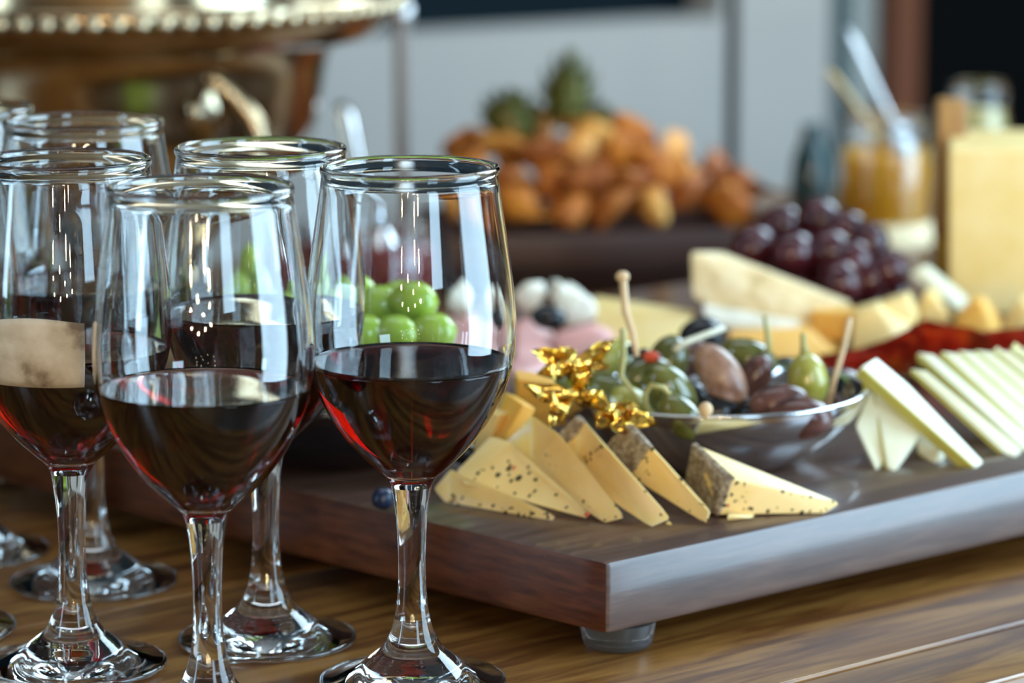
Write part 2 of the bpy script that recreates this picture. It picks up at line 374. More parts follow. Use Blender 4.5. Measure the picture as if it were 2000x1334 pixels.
def wine_glass(loc, level, label, rz=0):
    g = empty('wine_glass', loc, label, 'wine glass', 'wine glasses at the left', rz)
    for nm, me in (('bowl', bowl_me), ('stem', stem_me), ('foot', footg_me)):
        o = link(nm, me, M['glass'], g)
    wm = lathe_me('wine', wine_prof(level), 96)
    o = link('wine', wm, M['wine'], g); tag(o, 'dark red wine')
    bm = bmesh.new(); bm.from_mesh(wm); bmesh.ops.recalc_face_normals(bm, faces=bm.faces); bm.to_mesh(wm); bm.free()
    return g
# consistent outward normals of the glass surface
for me, inward in ((bowl_me, None), (stem_me, None), (footg_me, None)):
    bm = bmesh.new(); bm.from_mesh(me); bmesh.ops.recalc_face_normals(bm, faces=bm.faces)
    bm.faces.ensure_lookup_table()
    # the outermost face must look outwards
    f = max(bm.faces, key=lambda q: math.hypot(q.calc_center_median().x, q.calc_center_median().y))
    c_ = f.calc_center_median(); 
    if f.normal.dot(Vector((c_.x, c_.y, 0))) < 0: bmesh.ops.reverse_faces(bm, faces=bm.faces)
    bm.to_mesh(me); bm.free()
GL = [((-.0345, 1.116), .1134, 'wine glass standing nearest the cheese board corner, rightmost of all', 0.3),
      ((-.1005, 1.066), .1138, 'frontmost wine glass, its foot below the picture edge', 1.1),
      ((-.0890, 1.172), .1215, 'wine glass behind the two front glasses, beside the board', 2.0),
      ((-.1545, 1.138), .1140, 'left front wine glass with a cream patch around its bowl', 2.7),
      ((-.1625, 1.256), .1175, 'wine glass behind the one with the cream patch', 0.7),
      ((-.2190, 1.305), .1170, 'rearmost wine glass at the far left edge', 1.7),
      ((-.2150, 1.186), .1165, 'wine glass cut by the left picture edge, between front and rear', 2.2)]
glasses = [wine_glass((x, y, .0002), lv, lb, rz) for (x, y), lv, lb, rz in GL]
# cream mottled patch of no identified substance, laid around the left front bowl
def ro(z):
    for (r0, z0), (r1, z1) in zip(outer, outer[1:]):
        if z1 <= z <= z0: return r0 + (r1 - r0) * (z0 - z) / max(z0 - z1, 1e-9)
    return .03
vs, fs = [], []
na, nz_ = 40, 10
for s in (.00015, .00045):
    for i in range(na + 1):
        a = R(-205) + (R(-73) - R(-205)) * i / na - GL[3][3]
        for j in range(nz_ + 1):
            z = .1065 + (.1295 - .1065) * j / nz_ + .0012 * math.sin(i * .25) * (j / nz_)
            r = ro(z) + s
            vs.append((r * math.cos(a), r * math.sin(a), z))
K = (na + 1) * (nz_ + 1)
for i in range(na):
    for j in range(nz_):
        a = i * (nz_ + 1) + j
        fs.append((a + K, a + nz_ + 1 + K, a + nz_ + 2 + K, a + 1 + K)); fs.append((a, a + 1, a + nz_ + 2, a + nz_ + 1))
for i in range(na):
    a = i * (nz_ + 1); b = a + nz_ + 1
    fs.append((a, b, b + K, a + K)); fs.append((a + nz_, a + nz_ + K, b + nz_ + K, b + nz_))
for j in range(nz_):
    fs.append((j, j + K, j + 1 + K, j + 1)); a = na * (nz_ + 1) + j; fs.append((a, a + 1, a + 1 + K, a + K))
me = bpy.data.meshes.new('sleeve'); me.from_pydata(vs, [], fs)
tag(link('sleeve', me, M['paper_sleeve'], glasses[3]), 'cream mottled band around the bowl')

# ------------------------------------------------------------------ herb cheese wedges on the near corner
def lerp(a, b, t): return a + (b - a) * t
def flecks(name, quads, n, material, parent, size=(.0005, .0013), bias=1.0, seed=0, origin=Vector()):
    rnd = random.Random(seed); bm = bmesh.new()
    for _ in range(n):
        q = rnd.choice(quads); s, t = rnd.random() ** bias, rnd.random()
        a = lerp(q[0], q[3], s); b = lerp(q[1], q[2], s)
        p = lerp(a, b, .06 + .88 * t)
        nn = (q[1] - q[0]).cross(q[3] - q[0]).normalized()
        if nn.dot(CAM - p) < 0: nn = -nn
        tx = nn.orthogonal().normalized(); ty = nn.cross(tx)
        r = rnd.uniform(*size); k_ = rnd.randint(5, 7); ph = rnd.uniform(0, 6); el = rnd.uniform(.5, 1)
        ring = []
        for i in range(k_):
            a_ = ph + 2 * math.pi * i / k_; rr = r * rnd.uniform(.55, 1.15)
            ring.append(bm.verts.new(p - origin - nn * .0002 + (tx * math.cos(a_) + ty * math.sin(a_) * el) * rr))
        top = bm.verts.new(p - origin + nn * .00035)
        for i in range(k_): bm.faces.new((ring[i], ring[(i + 1) % k_], top))
    o = bmlink(name, bm, material, parent, False); tag(o, None, kind='stuff')
    return o
def crust(quad, origin, parent, seed, ns=16, thick=.0013):
    tb, tf, bf, bb = quad
    nn = (tf - tb).cross(bb - tb).normalized()
    if nn.dot(CAM - tb) < 0: nn = -nn
    bm = bmesh.new(); g = []; h = []
    rnd = random.Random(seed)
    for i in range(ns + 1):
        row, row2 = [], []
        for j in range(ns + 1):
            p = lerp(lerp(tb, tf, i / ns), lerp(bb, bf, i / ns), j / ns)
            edge = min(i, j, ns - i, ns - j) == 0
            d = (.0005 if edge else thick + .0011 * abs(noise.noise(p * 700)) + rnd.uniform(0, .0005))
            row.append(bm.verts.new(p - origin + nn * (d + .0001))); row2.append(bm.verts.new(p - origin - nn * .0012))
        g.append(row); h.append(row2)
    for i in range(ns):
        for j in range(ns):
            bm.faces.new((g[i][j], g[i + 1][j], g[i + 1][j + 1], g[i][j + 1])); bm.faces.new((h[i][j], h[i][j + 1], h[i + 1][j + 1], h[i + 1][j]))
    for k_ in range(ns):
        bm.faces.new((g[k_][0], h[k_][0], h[k_ + 1][0], g[k_ + 1][0])); bm.faces.new((g[k_][ns], g[k_ + 1][ns], h[k_ + 1][ns], h[k_][ns]))
        bm.faces.new((g[0][k_], g[0][k_ + 1], h[0][k_ + 1], h[0][k_])); bm.faces.new((g[ns][k_], h[ns][k_], h[ns][k_ + 1], g[ns][k_ + 1]))
    o = bmlink('herb_crust', bm, M['crust'], parent, False); tag(o, 'grey brown crust of dried herbs')
    return o
def Z(p): return P(p[0], p[1], ZBT + p[2] * .001 + .0002)
def wedge(quad, tip, label, seed, crusted=True, nfl=26, red=1, crust_part=None, bev=.0009):
    q = [Z(p) for p in quad]; t = [Z(p) for p in tip]
    org = Vector((sum(v.x for v in q + t) / 6, sum(v.y for v in q + t) / 6, ZBT))
    e = empty('cheese_wedge', org, label, 'cheese', 'herbed cheese wedges fanned on the board corner')
    tb, tf, bf, bb = [v - org for v in q]; tu, tl = [v - org for v in t]
    bm = poly_bm([tb, tf, bf, bb, tu, tl], [(0, 1, 2, 3), (0, 4, 1), (1, 4, 5, 2), (2, 5, 3), (3, 5, 4, 0)], bev, 2)
    o = bmlink('cheese', bm, M['cheese'], e); autosmooth(o, 35)
    if crusted:
        cq = q if crust_part is None else [lerp(q[0], q[1], crust_part[0]), lerp(q[0], q[1], crust_part[1]), lerp(q[3], q[2], crust_part[1]), lerp(q[3], q[2], crust_part[0])]
        crust(cq, org, e, seed)
    front = (q[1], q[2], t[1], t[0])
    flecks('herbs', [front], nfl, M['herb'], e, (.0006, .0017), 1.7, seed, org)
    if red: flecks('pepper_flecks', [front], red, M['chili'], e, (.0009, .0014), 2.4, seed + 40, org)
    return e
wedge([(1354, 866, 25), (1431, 936, 15), (1404, 1006, 1), (1335, 965, 1)], [(1645, 983, 3), (1612, 1003, 0)], 'herbed cheese wedge at the right end of the fan, crust facing the glasses', 3, nfl=34, red=1)
wedge([(1229, 823, 33), (1272, 872, 27), (1230, 931, 13), (1181, 880, 20)], [(1390, 1000, 4), (1380, 1026, 0)], 'second herbed cheese wedge from the right, with a square grey crust', 5, nfl=30, red=0)
wedge([(1133, 812, 33), (1180, 868, 28), (1112, 915, 13), (1062, 893, 17)], [(1312, 1014, 4), (1272, 1031, 0)], 'third herbed cheese wedge from the right, white top end showing', 9, nfl=34, red=1, crust_part=(0.0, .22))
wedge([(1040, 811, 32), (1092, 846, 29), (1032, 902, 15), (968, 880, 17)], [(1224, 1012, 3), (1180, 1023, 0)], 'fourth herbed cheese wedge from the right, white top end showing', 12, nfl=26, red=0, crusted=False)
wedge([(958, 850, 24), (1000, 862, 23), (905, 948, 8), (890, 920, 12)], [(1155, 1005, 3.5), (1145, 1013, .5)], 'left herbed cheese wedge lying over the bottom one, red fleck at its end', 15, nfl=24, red=2, crusted=False)
wedge([(880, 915, 13), (905, 945, 7.5), (868, 982, 0), (845, 955, 4)], [(1088, 1006, 3), (1080, 1019, 0)], 'lowest herbed cheese wedge lying flat beside the front wine glass', 18, nfl=46, red=0, crusted=False)
# small chips under the right wedge
def solid(name, pts, bev, material, label, cat, group=None, depth=None, smooth=True):
    bm = prism_bm(pts, depth, bev) if depth is not None else hull_bm(pts, bev)
    o = recentre(bmlink(name, bm, material, None, smooth)); autosmooth(o, 35)
    return tag(o, label, cat, group)
solid('cheese_chip', [Z((1420, 1018, 0)), Z((1470, 1012, 0)), Z((1480, 1000, 0)), Z((1425, 1000, 2.4)), Z((1420, 1008, 2.6)), Z((1465, 1004, 1.5))], .0004, M['cheese'], 'small cheese chip tucked under the rightmost herbed wedge', 'cheese')
solid('cheese_crumb', [Z((1300, 1024, 0)), Z((1312, 1026, 0)), Z((1310, 1020, 1.0)), Z((1302, 1019, .8)), Z((1306, 1017, 0))], .0002, M['cheese'], 'tiny cheese crumb on the board before the third wedge', 'crumb')

# orange slices left behind the herbed fan
solid('cheese_slice', [Z((930, 905, 8)), Z((985, 765, 36)), Z((1022, 790, 34)), Z((985, 858, 20))], .0007, M['cheese_orange'], 'orange cheese slice upright behind the herbed wedges, nearest the glass', 'cheese', 'orange cheese slices behind the fan', .006)
solid('cheese_slice', [Z((1010, 850, 16)), Z((1012, 742, 40)), Z((1085, 752, 38)), Z((1110, 830, 18))], .0007, M['cheese_orange'], 'orange cheese slice half hidden under the gold leaf sprig', 'cheese', 'orange cheese slices behind the fan', .006)
solid('cheese_slice', [Z((905, 930, 2)), Z((945, 800, 30)), Z((975, 812, 29)), Z((940, 905, 8))], .0007, M['cheese_yellow'], 'yellow cheese slice seen past the edge of the front glass', 'cheese', None, .006)

# ------------------------------------------------------------------ steel bowl of olives
BC = P(1383, 758, ZBT + .030); BR = mm(313, BC.y)
sb = empty('steel_bowl', (BC.x, BC.y, ZBT), 'round polished steel bowl of olives and caperberries', 'bowl')
bp = spline([(BR, .0300), (BR * .985, .0262), (BR * .93, .0205), (BR * .83, .0135), (BR * .69, .0065), (BR * .55, .0018), (BR * .46, .0004)], 5) + [(BR * .3, .0006), (0, .0008)]
bi = [(max(r - .0011, 0), z + .0011) for r, z in bp]
o = link('body', lathe_me('body', bp[::-1] + [(BR + .0009, .0305), (BR + .0007, .0312), (BR - .0004, .0315), (BR - .0012, .031)] + bi, 96), M['steel'], sb)
bm = bmesh.new(); bm.from_mesh(o.data); bmesh.ops.recalc_face_normals(bm, faces=bm.faces); bm.to_mesh(o.data); bm.free()

def Bz(p): return P(p[0], p[1], ZBT + p[2] * .001)
def berry(name, px, py, z, rx, rz, axis, material, label, cat, group, seed=0, amp=.03, taper=0.0, parts=None):
    """ellipsoid: rx across, rz along its axis (m)"""
    c_ = Bz((px, py, z))
    bm = blob_bm(rx, rx * .96, rz, amp, 2.2, seed, 3, taper)
    o = bmlink(name, bm, material)
    o.location = c_; o.rotation_euler = Vector(axis).to_track_quat('Z', 'Y').to_euler()
    return tag(o, label, cat, group)
GO = 'olives in the steel bowl'
berry('olive', 1408, 735, 36, .0088, .0152, (.55, -.25, -.8), M['olive_tan'], 'large tan brown olive standing on end in the steel bowl', 'olive', GO, 1, .04)
berry('olive', 1470, 742, 31, .0072, .0115, (.45, -.1, .8), M['olive_dark'], 'dark olive leaning behind the large tan olive', 'olive', GO, 2)
berry('olive', 1522, 788, 29, .0080, .0125, (1, .2, .1), M['olive_dark'], 'dark brown olive lying right of the large tan olive', 'olive', GO, 3)
berry('olive', 1562, 818, 26, .0090, .0130, (1, -.2, .05), M['olive_dark'], 'dark brown olive at the front rim of the steel bowl', 'olive', GO, 4)
berry('olive', 1370, 655, 30, .0085, .0105, (1, .3, .2), M['olive_black'], 'black olive at the back of the steel bowl', 'olive', GO, 5)
bC = berry('caperberry', 1462, 700, 36, .0085, .0125, (1, -.1, -.35), M['olive_green'], 'shiny green caperberry behind the large tan olive', 'caperberry', GO, 6)
cap = berry('caperberry', 1578, 745, 33, .0085, .0118, (-.12, .1, 1), M['caper'], 'yellow green caperberry standing at the right of the steel bowl', 'caperberry', GO, 7)
o = bmlink('stem', tube_bm([(0, 0, .0105), (.0003, 0, .015), (.0002, .0004, .0195)], [.0022, .0013, .0011], 8), M['stem'], cap)
berry('olive', 1308, 768, 34, .0098, .0140, (.5, .2, -.7), M['olive_green'], 'glossy green olive at the left of the large tan olive', 'olive', GO, 8)
bA = berry('caperberry', 1330, 815, 29, .0075, .0110, (.6, -.2, -.6), M['olive_green'], 'green caperberry with a looped stem at the front left rim', 'caperberry', GO, 9)
bB = berry('caperberry', 1305, 705, 37, .0085, .0110, (.3, .3, .8), M['olive_green'], 'green caperberry with a pale slanting stem at the back left', 'caperberry', GO, 10)
berry('olive', 1345, 700, 34, .0080, .0110, (.8, .3, .2), M['olive_dark'], 'brown olive wedged between green ones at the back', 'olive', GO, 11)
berry('olive', 1640, 755, 22, .0080, .0110, (.8, .5, .1), M['olive_dark'], 'dark olive deep at the right wall of the bowl', 'olive', GO, 12)
berry('olive', 1530, 735, 22, .0085, .0115, (.6, .8, .1), M['olive_black'], 'black olive deep under the caperberry', 'olive', GO, 13)
berry('olive', 1410, 805, 22, .0085, .0120, (1, .3, 0), M['olive_black'], 'black olive deep at the front of the bowl', 'olive', GO, 14)
berry('olive', 1480, 815, 21, .0085, .0120, (1, -.3, 0), M['olive_black'], 'black olive deep between the brown ones at the front', 'olive', GO, 15)
berry('olive', 1600, 790, 20, .0080, .0110, (1, .6, 0), M['olive_dark'], 'dark olive in shadow below the caperberry', 'olive', GO, 16)
berry('olive', 1350, 780, 24, .0080, .0115, (.7, .7, 0), M['olive_black'], 'black olive hidden below the large tan olive', 'olive', GO, 17)
berry('caper', 1378, 800, 37, .0028, .0029, (0, 0, 1), M['bamboo'], 'tiny yellow caper beside the front rim of the bowl', 'caper', None, 18)
bD = berry('caperberry', 1255, 735, 33, .0080, .0125, (.8, .2, .3), M['olive_green'], 'dark green caperberry at the bowl rim beside the gold sprig', 'caperberry', GO, 19)
berry('caperberry', 1195, 770, 27, .0080, .0125, (.8, -.2, -.3), M['olive_green'], 'dark caperberry under the gold sprig', 'caperberry', GO, 20)
berry('caperberry', 1130, 765, 26, .0080, .0120, (.8, .4, -.2), M['olive_green'], 'dark caperberry left of the gold sprig centre', 'caperberry', GO, 21)
berry('caperberry', 1240, 800, 24, .0080, .0120, (.6, .1, -.6), M['caper'], 'olive brown caperberry below the loop stem', 'caperberry', GO, 22)
berry('caperberry', 1178, 820, 17, .0080, .0120, (.6, .1, -.6), M['caper'], 'brown caperberry behind the square crusted wedge', 'caperberry', GO, 23)
berry('caperberry', 1190, 700, 33, .0075, .0115, (.6, .3, .3), M['caper'], 'light caperberry behind the gold sprig', 'caperberry', GO, 24)
berry('caper', 1232, 685, 42, .0024, .0026, (0, 0, 1), M['olive_black'], 'tiny black peppercorn at the foot of the bamboo pick', 'peppercorn', None, 25)
berry('caper', 1258, 692, 42, .0025, .0026, (0, 0, 1), M['olive_black'], 'tiny black peppercorn right of the bamboo pick', 'peppercorn', None, 26)
berry('pepper_piece', 1272, 697, 42, .0025, .0036, (1, 0, 0), M['chili'], 'tiny red pepper piece beside the black peppercorn', 'pepper', None, 27)

def stick(name, pts, rad, material, label, cat, knob=None, knob_mat=None, seg=10):
    ps = [Vector(p) for p in pts]; org = ps[-1].copy()
    o = bmlink(name, tube_bm([p - org for p in ps], rad, seg), material); o.location = org
    tag(o, label, cat)
    if knob:
        k_ = bmlink('knob', blob_bm(knob, knob * .9, knob * .8, .15, 3, 4, 2), knob_mat or material, o); k_.location = ps[0] - org
    return o
stick('cocktail_pick', [at(1216, 540, 1.30), at(1222, 610, 1.295), at(1236, 650, 1.29), at(1244, 695, 1.285)], [.0017, .0016, .0013, .0011], M['bamboo'], 'bamboo pick with a knotted top rising behind the gold sprig', 'pick', .0029)
def stem(b, pts, rad, material):
    o = bmlink('stem', tube_bm(pts, rad, 10), material, b)
    o.matrix_parent_inverse = (Matrix.Translation(b.location) @ b.rotation_euler.to_matrix().to_4x4()).inverted()
stem(bD, [at(1216, 642, 1.275), at(1219, 690, 1.273), at(1213, 735, 1.27), at(1243, 775, 1.268), at(1262, 795, 1.265)], [.0012, .0011, .0011, .001, .001], M['stem'])
stem(bA, [at(1335, 822, 1.262), at(1318, 782, 1.26), at(1295, 757, 1.258), at(1272, 752, 1.258), at(1260, 770, 1.258), at(1262, 795, 1.26), at(1300, 830, 1.262)], .0011, M['stem'])
stem(bB, [at(1414, 641, 1.325), at(1375, 655, 1.32), at(1340, 668, 1.315), at(1318, 684, 1.31)], [.0013, .0014, .0014, .0016], M['stem_pale'])
stem(bC, [at(1494, 618, 1.34), at(1499, 650, 1.335), at(1502, 690, 1.33)], [.0010, .0012, .0016], M['stem'])
stick('cocktail_pick', [at(1660, 622, 1.34), at(1648, 680, 1.335), at(1630, 740, 1.33), at(1618, 795, 1.32)], .0011, M['bamboo'], 'bamboo pick stuck in the right of the steel bowl', 'pick')

# gold leaf sprig
def petal_bm(L, W, curl, seg=7, seed=0):
    bm = bmesh.new(); rows = []
    for i in range(seg + 1):
        t = i / seg; wdt = W * math.sin(math.pi * min(1, .12 + t * .86)) ; z = curl * L * t * t + .0016 * math.sin(t * 9 + seed)
        rows.append([bm.verts.new((L * t, s * wdt, z + .0010 * math.cos(s * 3 + seed) - abs(s) * .3 * wdt)) for s in (-1, -.4, .4, 1)])
    for a, b in zip(rows, rows[1:]):
        for k_ in range(3): bm.faces.new((a[k_], a[k_ + 1], b[k_ + 1], b[k_]))
    bmesh.ops.solidify(bm, geom=bm.faces[:], thickness=.00035)
    return bm
def sprig(px, py, Y, petals, label, seed):
    c_ = at(px, py, Y); e = empty('gold_leaf_sprig', c_, label, 'ornament', 'gold leaf sprigs beside the olives')
    rnd = random.Random(seed)
    for (dx, dy, L) in petals:
        d = Vector((dx, rnd.uniform(-.35, .1), -dy)).normalized()
        o = bmlink('petal', petal_bm(mm(L, Y), mm(rnd.uniform(15, 23), Y), rnd.uniform(-.25, .3), 7, rnd.uniform(0, 6)), M['gold'], e)
        z_ = Vector((rnd.uniform(-.5, .5), -1, rnd.uniform(-.1, .7))); z_ = (z_ - d * z_.dot(d)).normalized(); y_ = z_.cross(d)
        o.rotation_euler = Matrix((d, y_, z_)).transposed().to_euler()
    o = bmlink('bud', blob_bm(.0026, .0026, .0024, .2, 3, seed, 2), M['gold'], e)
    return e
sprig(1125, 712, 1.245, [(-1, -.35, 95), (-.75, .12, 80), (.8, -.5, 90), (.2, .9, 60), (.95, .1, 70), (-.3, -.3, 50)], 'gold foil leaf sprig nearest the pink ham', 3)
sprig(1118, 770, 1.232, [(-1, -.12, 100), (-.7, .75, 85), (.5, -.7, 70), (-.4, .2, 60), (.7, .4, 60)], 'gold foil leaf sprig in front of the orange slices', 5)
sprig(1190, 800, 1.228, [(1, .3, 100), (.3, .6, 55), (-.8, -.5, 75), (.8, -.1, 60), (.6, .8, 60), (-.3, .5, 45)], 'gold foil leaf sprig just above the square crusted wedge', 8)

# ------------------------------------------------------------------ pale slices fanned at the right
def pale_slice(pts, label, th=.0042, rind=True, rw=.0007):
    q = [Z(p) for p in pts]; org = Vector((sum(v.x for v in q) / len(q), sum(v.y for v in q) / len(q), ZBT))
    e = empty('cheese_slice', org, label, 'cheese', 'pale triangular cheese slices fanned along the board')
    o = bmlink('slice', prism_bm([v - org for v in q], th, .0005), M['cheese_pale'], e); autosmooth(o, 35)
    if rind:       # olive-yellow skin along the left edge
        n = (q[1] - q[0]).cross(q[2] - q[0]).normalized()
        if n.y < 0: n = -n
        a, b = q[0] - org, q[-1] - org
        out = ((a + b) / 2 - sum(((v - org) for v in q), Vector()) / len(q)); d = (b - a).normalized(); out = (out - d * out.dot(d)).normalized()
        vs = []
        for base in (a + d * .001, b - d * .001):
            for w_, s_ in ((0, -.0001), (rw, .0004), (rw, th - .0004), (0, th)):
                vs.append(base + out * w_ + n * s_)
        bm = poly_bm(vs, [(0, 1, 2, 3), (7, 6, 5, 4), (0, 4, 5, 1), (1, 5, 6, 2), (2, 6, 7, 3), (3, 7, 4, 0)])
        bmlink('rind', bm, M['rind_green'], e, False)
    return e
ords = ['first', 'second', 'third', 'fourth', 'fifth', 'sixth', 'seventh', 'eighth', 'ninth']
pale_slice([(1700, 762, 26), (1722, 800, 20), (1729, 895, 3), (1712, 917, 0), (1672, 832, 14)], 'pale cheese slice at the left end of the fan, against the steel bowl', .004)
pale_slice([(1706, 752, 28), (1797, 846, 12), (1745, 919, 0), (1733, 912, 1)], 'broad pale cheese slice with its tip pointing straight down', .004)
pale_slice([(1785, 830, 10), (1846, 850, 9), (1826, 903, 0), (1795, 885, 2)], 'short pale slice end showing between two larger tips', .005)
pale_slice([(1683, 716, 38), (1712, 699, 40), (1775, 752, 29), (1920, 902, 1), (1906, 913, 0)], 'long pale cheese slice lying across the short one', .0055)
tops = [(1776, 720), (1790, 688), (1836, 686), (1870, 684), (1902, 683), (1937, 682), (1971, 680), (2004, 678), (2038, 676)]
for i, (tx, ty) in enumerate(tops):
    bx, by = 1978 + i * 33, 893 - i * 9.5
    hz = 32
    pale_slice([(tx + 2, ty, hz), (tx + 33, ty + 4, hz - .5), (bx + 17, by - 14, 1.5), (bx + 3, by, 0), (bx - 17, by - 8, 0.5)],
               '%s pale slice of the tight row right of the long one' % ords[i], .006, True, .0016)

# ------------------------------------------------------------------ cured red meat behind the pale slices
def meat(px_pts, label, seed, th=.003):
    """folded slice: strip of cross-sections (x, y, z) pixels"""
    bm = bmesh.new(); rows = []
    top = px_pts[0]; bot = px_pts[1]
    for (a, b) in zip(top, bot):
        pa, pb = Bz(a), Bz(b); row = []
        for k_ in range(7):
            t = k_ / 6; p = lerp(pa, pb, t)
            p = p + Vector((0, -.006 * math.sin(t * math.pi) + .003 * noise.noise(p * 90 + Vector((seed, 0, 0))), .0025 * noise.noise(p * 120 + Vector((0, seed, 0)))))
            row.append(bm.verts.new(p))
        rows.append(row)
    for a, b in zip(rows, rows[1:]):
        for k_ in range(6): bm.faces.new((a[k_], a[k_ + 1], b[k_ + 1], b[k_]))
    bmesh.ops.solidify(bm, geom=bm.faces[:], thickness=th)
    o = recentre(bmlink('cured_meat_slice', bm, M['salami']))
    return tag(o, label, 'cured meat', 'folded cured meat slices behind the pale cheese')
meat(([(1600, 690, 12), (1640, 684, 12), (1680, 676, 16), (1720, 668, 18), (1775, 660, 22)], [(1600, 720, 1), (1650, 735, 1), (1700, 735, 1), (1740, 735, 1), (1780, 730, 1)]), 'dark red meat slice at the bowl end of the row', 1)
meat(([(1690, 672, 17), (1730, 665, 20), (1775, 640, 26), (1800, 640, 26)], [(1690, 720, 1), (1735, 722, 1), (1770, 722, 2), (1800, 720, 2)]), 'dark red meat slice folded above the longest pale slice', 2)
meat(([(1776, 636, 27), (1810, 626, 29), (1860, 636, 26), (1900, 645, 24), (1930, 655, 22)], [(1776, 690, 3), (1820, 712, 1), (1860, 712, 1), (1900, 710, 1), (1940, 708, 1)]), 'deep red meat slice in the middle of the row', 3)
meat(([(1890, 645, 24), (1940, 642, 24), (1985, 640, 24), (2040, 636, 24)], [(1890, 706, 1), (1940, 706, 1), (1990, 704, 1), (2040, 700, 1)]), 'deep red meat slice at the right picture edge', 4)

# ------------------------------------------------------------------ cheeses, bread and ham further back
def Zb(x, y, z): return P(x, y, ZBT + z * .001 + .0002)
def chunk(name, front, dz_depth, material, label, cat='cheese', group=None, bev=.0012):
    """front: pixel points with height; depth pushes the shape back"""
    f = [Zb(*p) for p in front]; b = [p + Vector((.004, dz_depth, 0)) for p in f]
    o = recentre(bmlink(name, hull_bm(f + b, bev), material)); autosmooth(o, 35)
    return tag(o, label, cat, group)
YC = 'yellow and orange cheese chunks in the middle of the board'
chunk('cheese_slab', [(1150, 592, 20), (1352, 622, 16), (1300, 688, 2), (1185, 688, 2)], .022, M['cheese_yellow'], 'yellow cheese slab behind the gold sprigs and pink ham', 'cheese', YC, .001)
chunk('cheese_slab', [(1425, 648, 10), (1580, 644, 11), (1648, 676, 2), (1640, 700, 0), (1425, 700, 0)], .03, M['cheese_orange'], 'flat orange cheese slab right behind the steel bowl', 'cheese', YC)
chunk('cheese_chunk', [(1584, 608, 18), (1668, 612, 18), (1655, 668, 4), (1590, 660, 5)], .02, M['cheese_orange'], 'orange cheese chunk on the flat slab', 'cheese', YC)
chunk('cheese_chunk', [(1668, 612, 20), (1712, 600, 23), (1786, 640, 12), (1770, 690, 1), (1660, 690, 1)], .022, M['cheese_yellow'], 'large golden cheese chunk left of the red meat', 'cheese', YC)
chunk('cheese_chunk', [(1716, 598, 22), (1770, 580, 26), (1790, 628, 14), (1740, 640, 11)], .02, M['cheese_yellow'], 'golden cheese chunk stacked behind the large one', 'cheese', YC)
chunk('cheese_chunk', [(1785, 610, 14), (1806, 572, 24), (1822, 576, 23), (1852, 630, 9), (1800, 650, 4)], .018, M['cheese_yellow'], 'small upright yellow chunk above the red meat', 'cheese', YC)
chunk('cheese_chunk', [(1862, 632, 9), (1892, 592, 20), (1918, 590, 21), (1956, 640, 7), (1940, 660, 3), (1870, 660, 3)], .02, M['cheese_orange'], 'orange cheese chunk with a bright cut face above the red meat', 'cheese', YC)
chunk('cheese_chunk', [(1958, 640, 7), (1990, 588, 21), (2030, 580, 22), (2060, 640, 7), (2000, 660, 2)], .02, M['cheese_yellow'], 'yellow cheese chunk cut by the right picture edge', 'cheese', YC)
chunk('cheese_slice', [(1775, 535, 26), (1800, 520, 30), (1880, 585, 14), (1872, 604, 10)], .006, M['cheese_pale'], 'pale green slice leaning below the big cheese block', 'cheese', None, .0007)
# bread wedge
br = empty('bread_slice', Zb(1480, 640, 0), 'crusty bread wedge lying before the red grapes', 'bread'); org = br.location.copy()
fr = [Zb(1348, 492, 46), Zb(1385, 492, 45), Zb(1500, 530, 36), Zb(1640, 590, 20), Zb(1640, 625, 12), Zb(1560, 640, 10), Zb(1420, 622, 14), Zb(1352, 580, 25)]
o = bmlink('crumb', hull_bm([p - org for p in fr] + [p - org + Vector((.008, .026, -.004)) for p in fr], .0016), M['bread'], br); autosmooth(o, 35)
ed = [Zb(1372, 592, 22), Zb(1425, 612, 17), Zb(1560, 626, 13), Zb(1560, 648, 8), Zb(1430, 646, 9), Zb(1376, 620, 16)]
o = bmlink('crust_edge', hull_bm([p - org + Vector((0, -.004, 0)) for p in ed] + [p - org + Vector((.002, .012, 0)) for p in ed], .001), M['feta'], br); autosmooth(o, 35); tag(o, 'whitish lower edge')
# big block at the right
blk = empty('cheese_block', Zb(1960, 628, 0), 'large pale yellow cheese block at the right picture edge', 'cheese'); org = blk.location.copy()
f = [Zb(1846, 300, 88), Zb(2120, 292, 88), Zb(2120, 622, 0), Zb(1852, 622, 0)]
f = [at(1852, 292, 1.66), at(2120, 292, 1.66), at(2120, 620, 1.66), at(1852, 620, 1.66)]
for p in f[2:]: p.z = ZBT + .0003
o = bmlink('cheese', poly_bm([p - org for p in f] + [p - org + Vector((.012, .09, 0)) for p in f], [(0, 1, 2, 3), (7, 6, 5, 4), (0, 4, 5, 1), (1, 5, 6, 2), (2, 6, 7, 3), (3, 7, 4, 0)], .003, 3), M['cheese_yellow'], blk); autosmooth(o, 35)
# folded ham
def ham(front, depth, label, seed):
    f = [Zb(*p) for p in front]
    bm = hull_bm(f + [p + Vector((.003, depth, -.002)) for p in f], .0028, 3)
    o = recentre(bmlink('ham_slice', bm, M['ham'])); autosmooth(o, 60)
    return tag(o, label, 'ham', 'folded ham slices behind the front glass')
ham([(1005, 628, 16), (1040, 618, 18), (1085, 668, 7), (1075, 712, 0), (1000, 715, 0)], .014, 'pink ham slice just right of the front glass', 1)
ham([(1080, 650, 13), (1150, 630, 17), (1192, 650, 13), (1188, 694, 2), (1090, 705, 0)], .014, 'pink ham slice under the white cheese cubes', 2)
ham([(880, 620, 18), (960, 610, 20), (1010, 640, 13), (1005, 700, 1), (885, 700, 1)], .014, 'pink ham slice seen through the front glass', 3)
ham([(985, 702, 4), (1060, 700, 5), (1075, 722, 1), (1000, 742, 0)], .010, 'thin ham end in front of the other slices', 4)
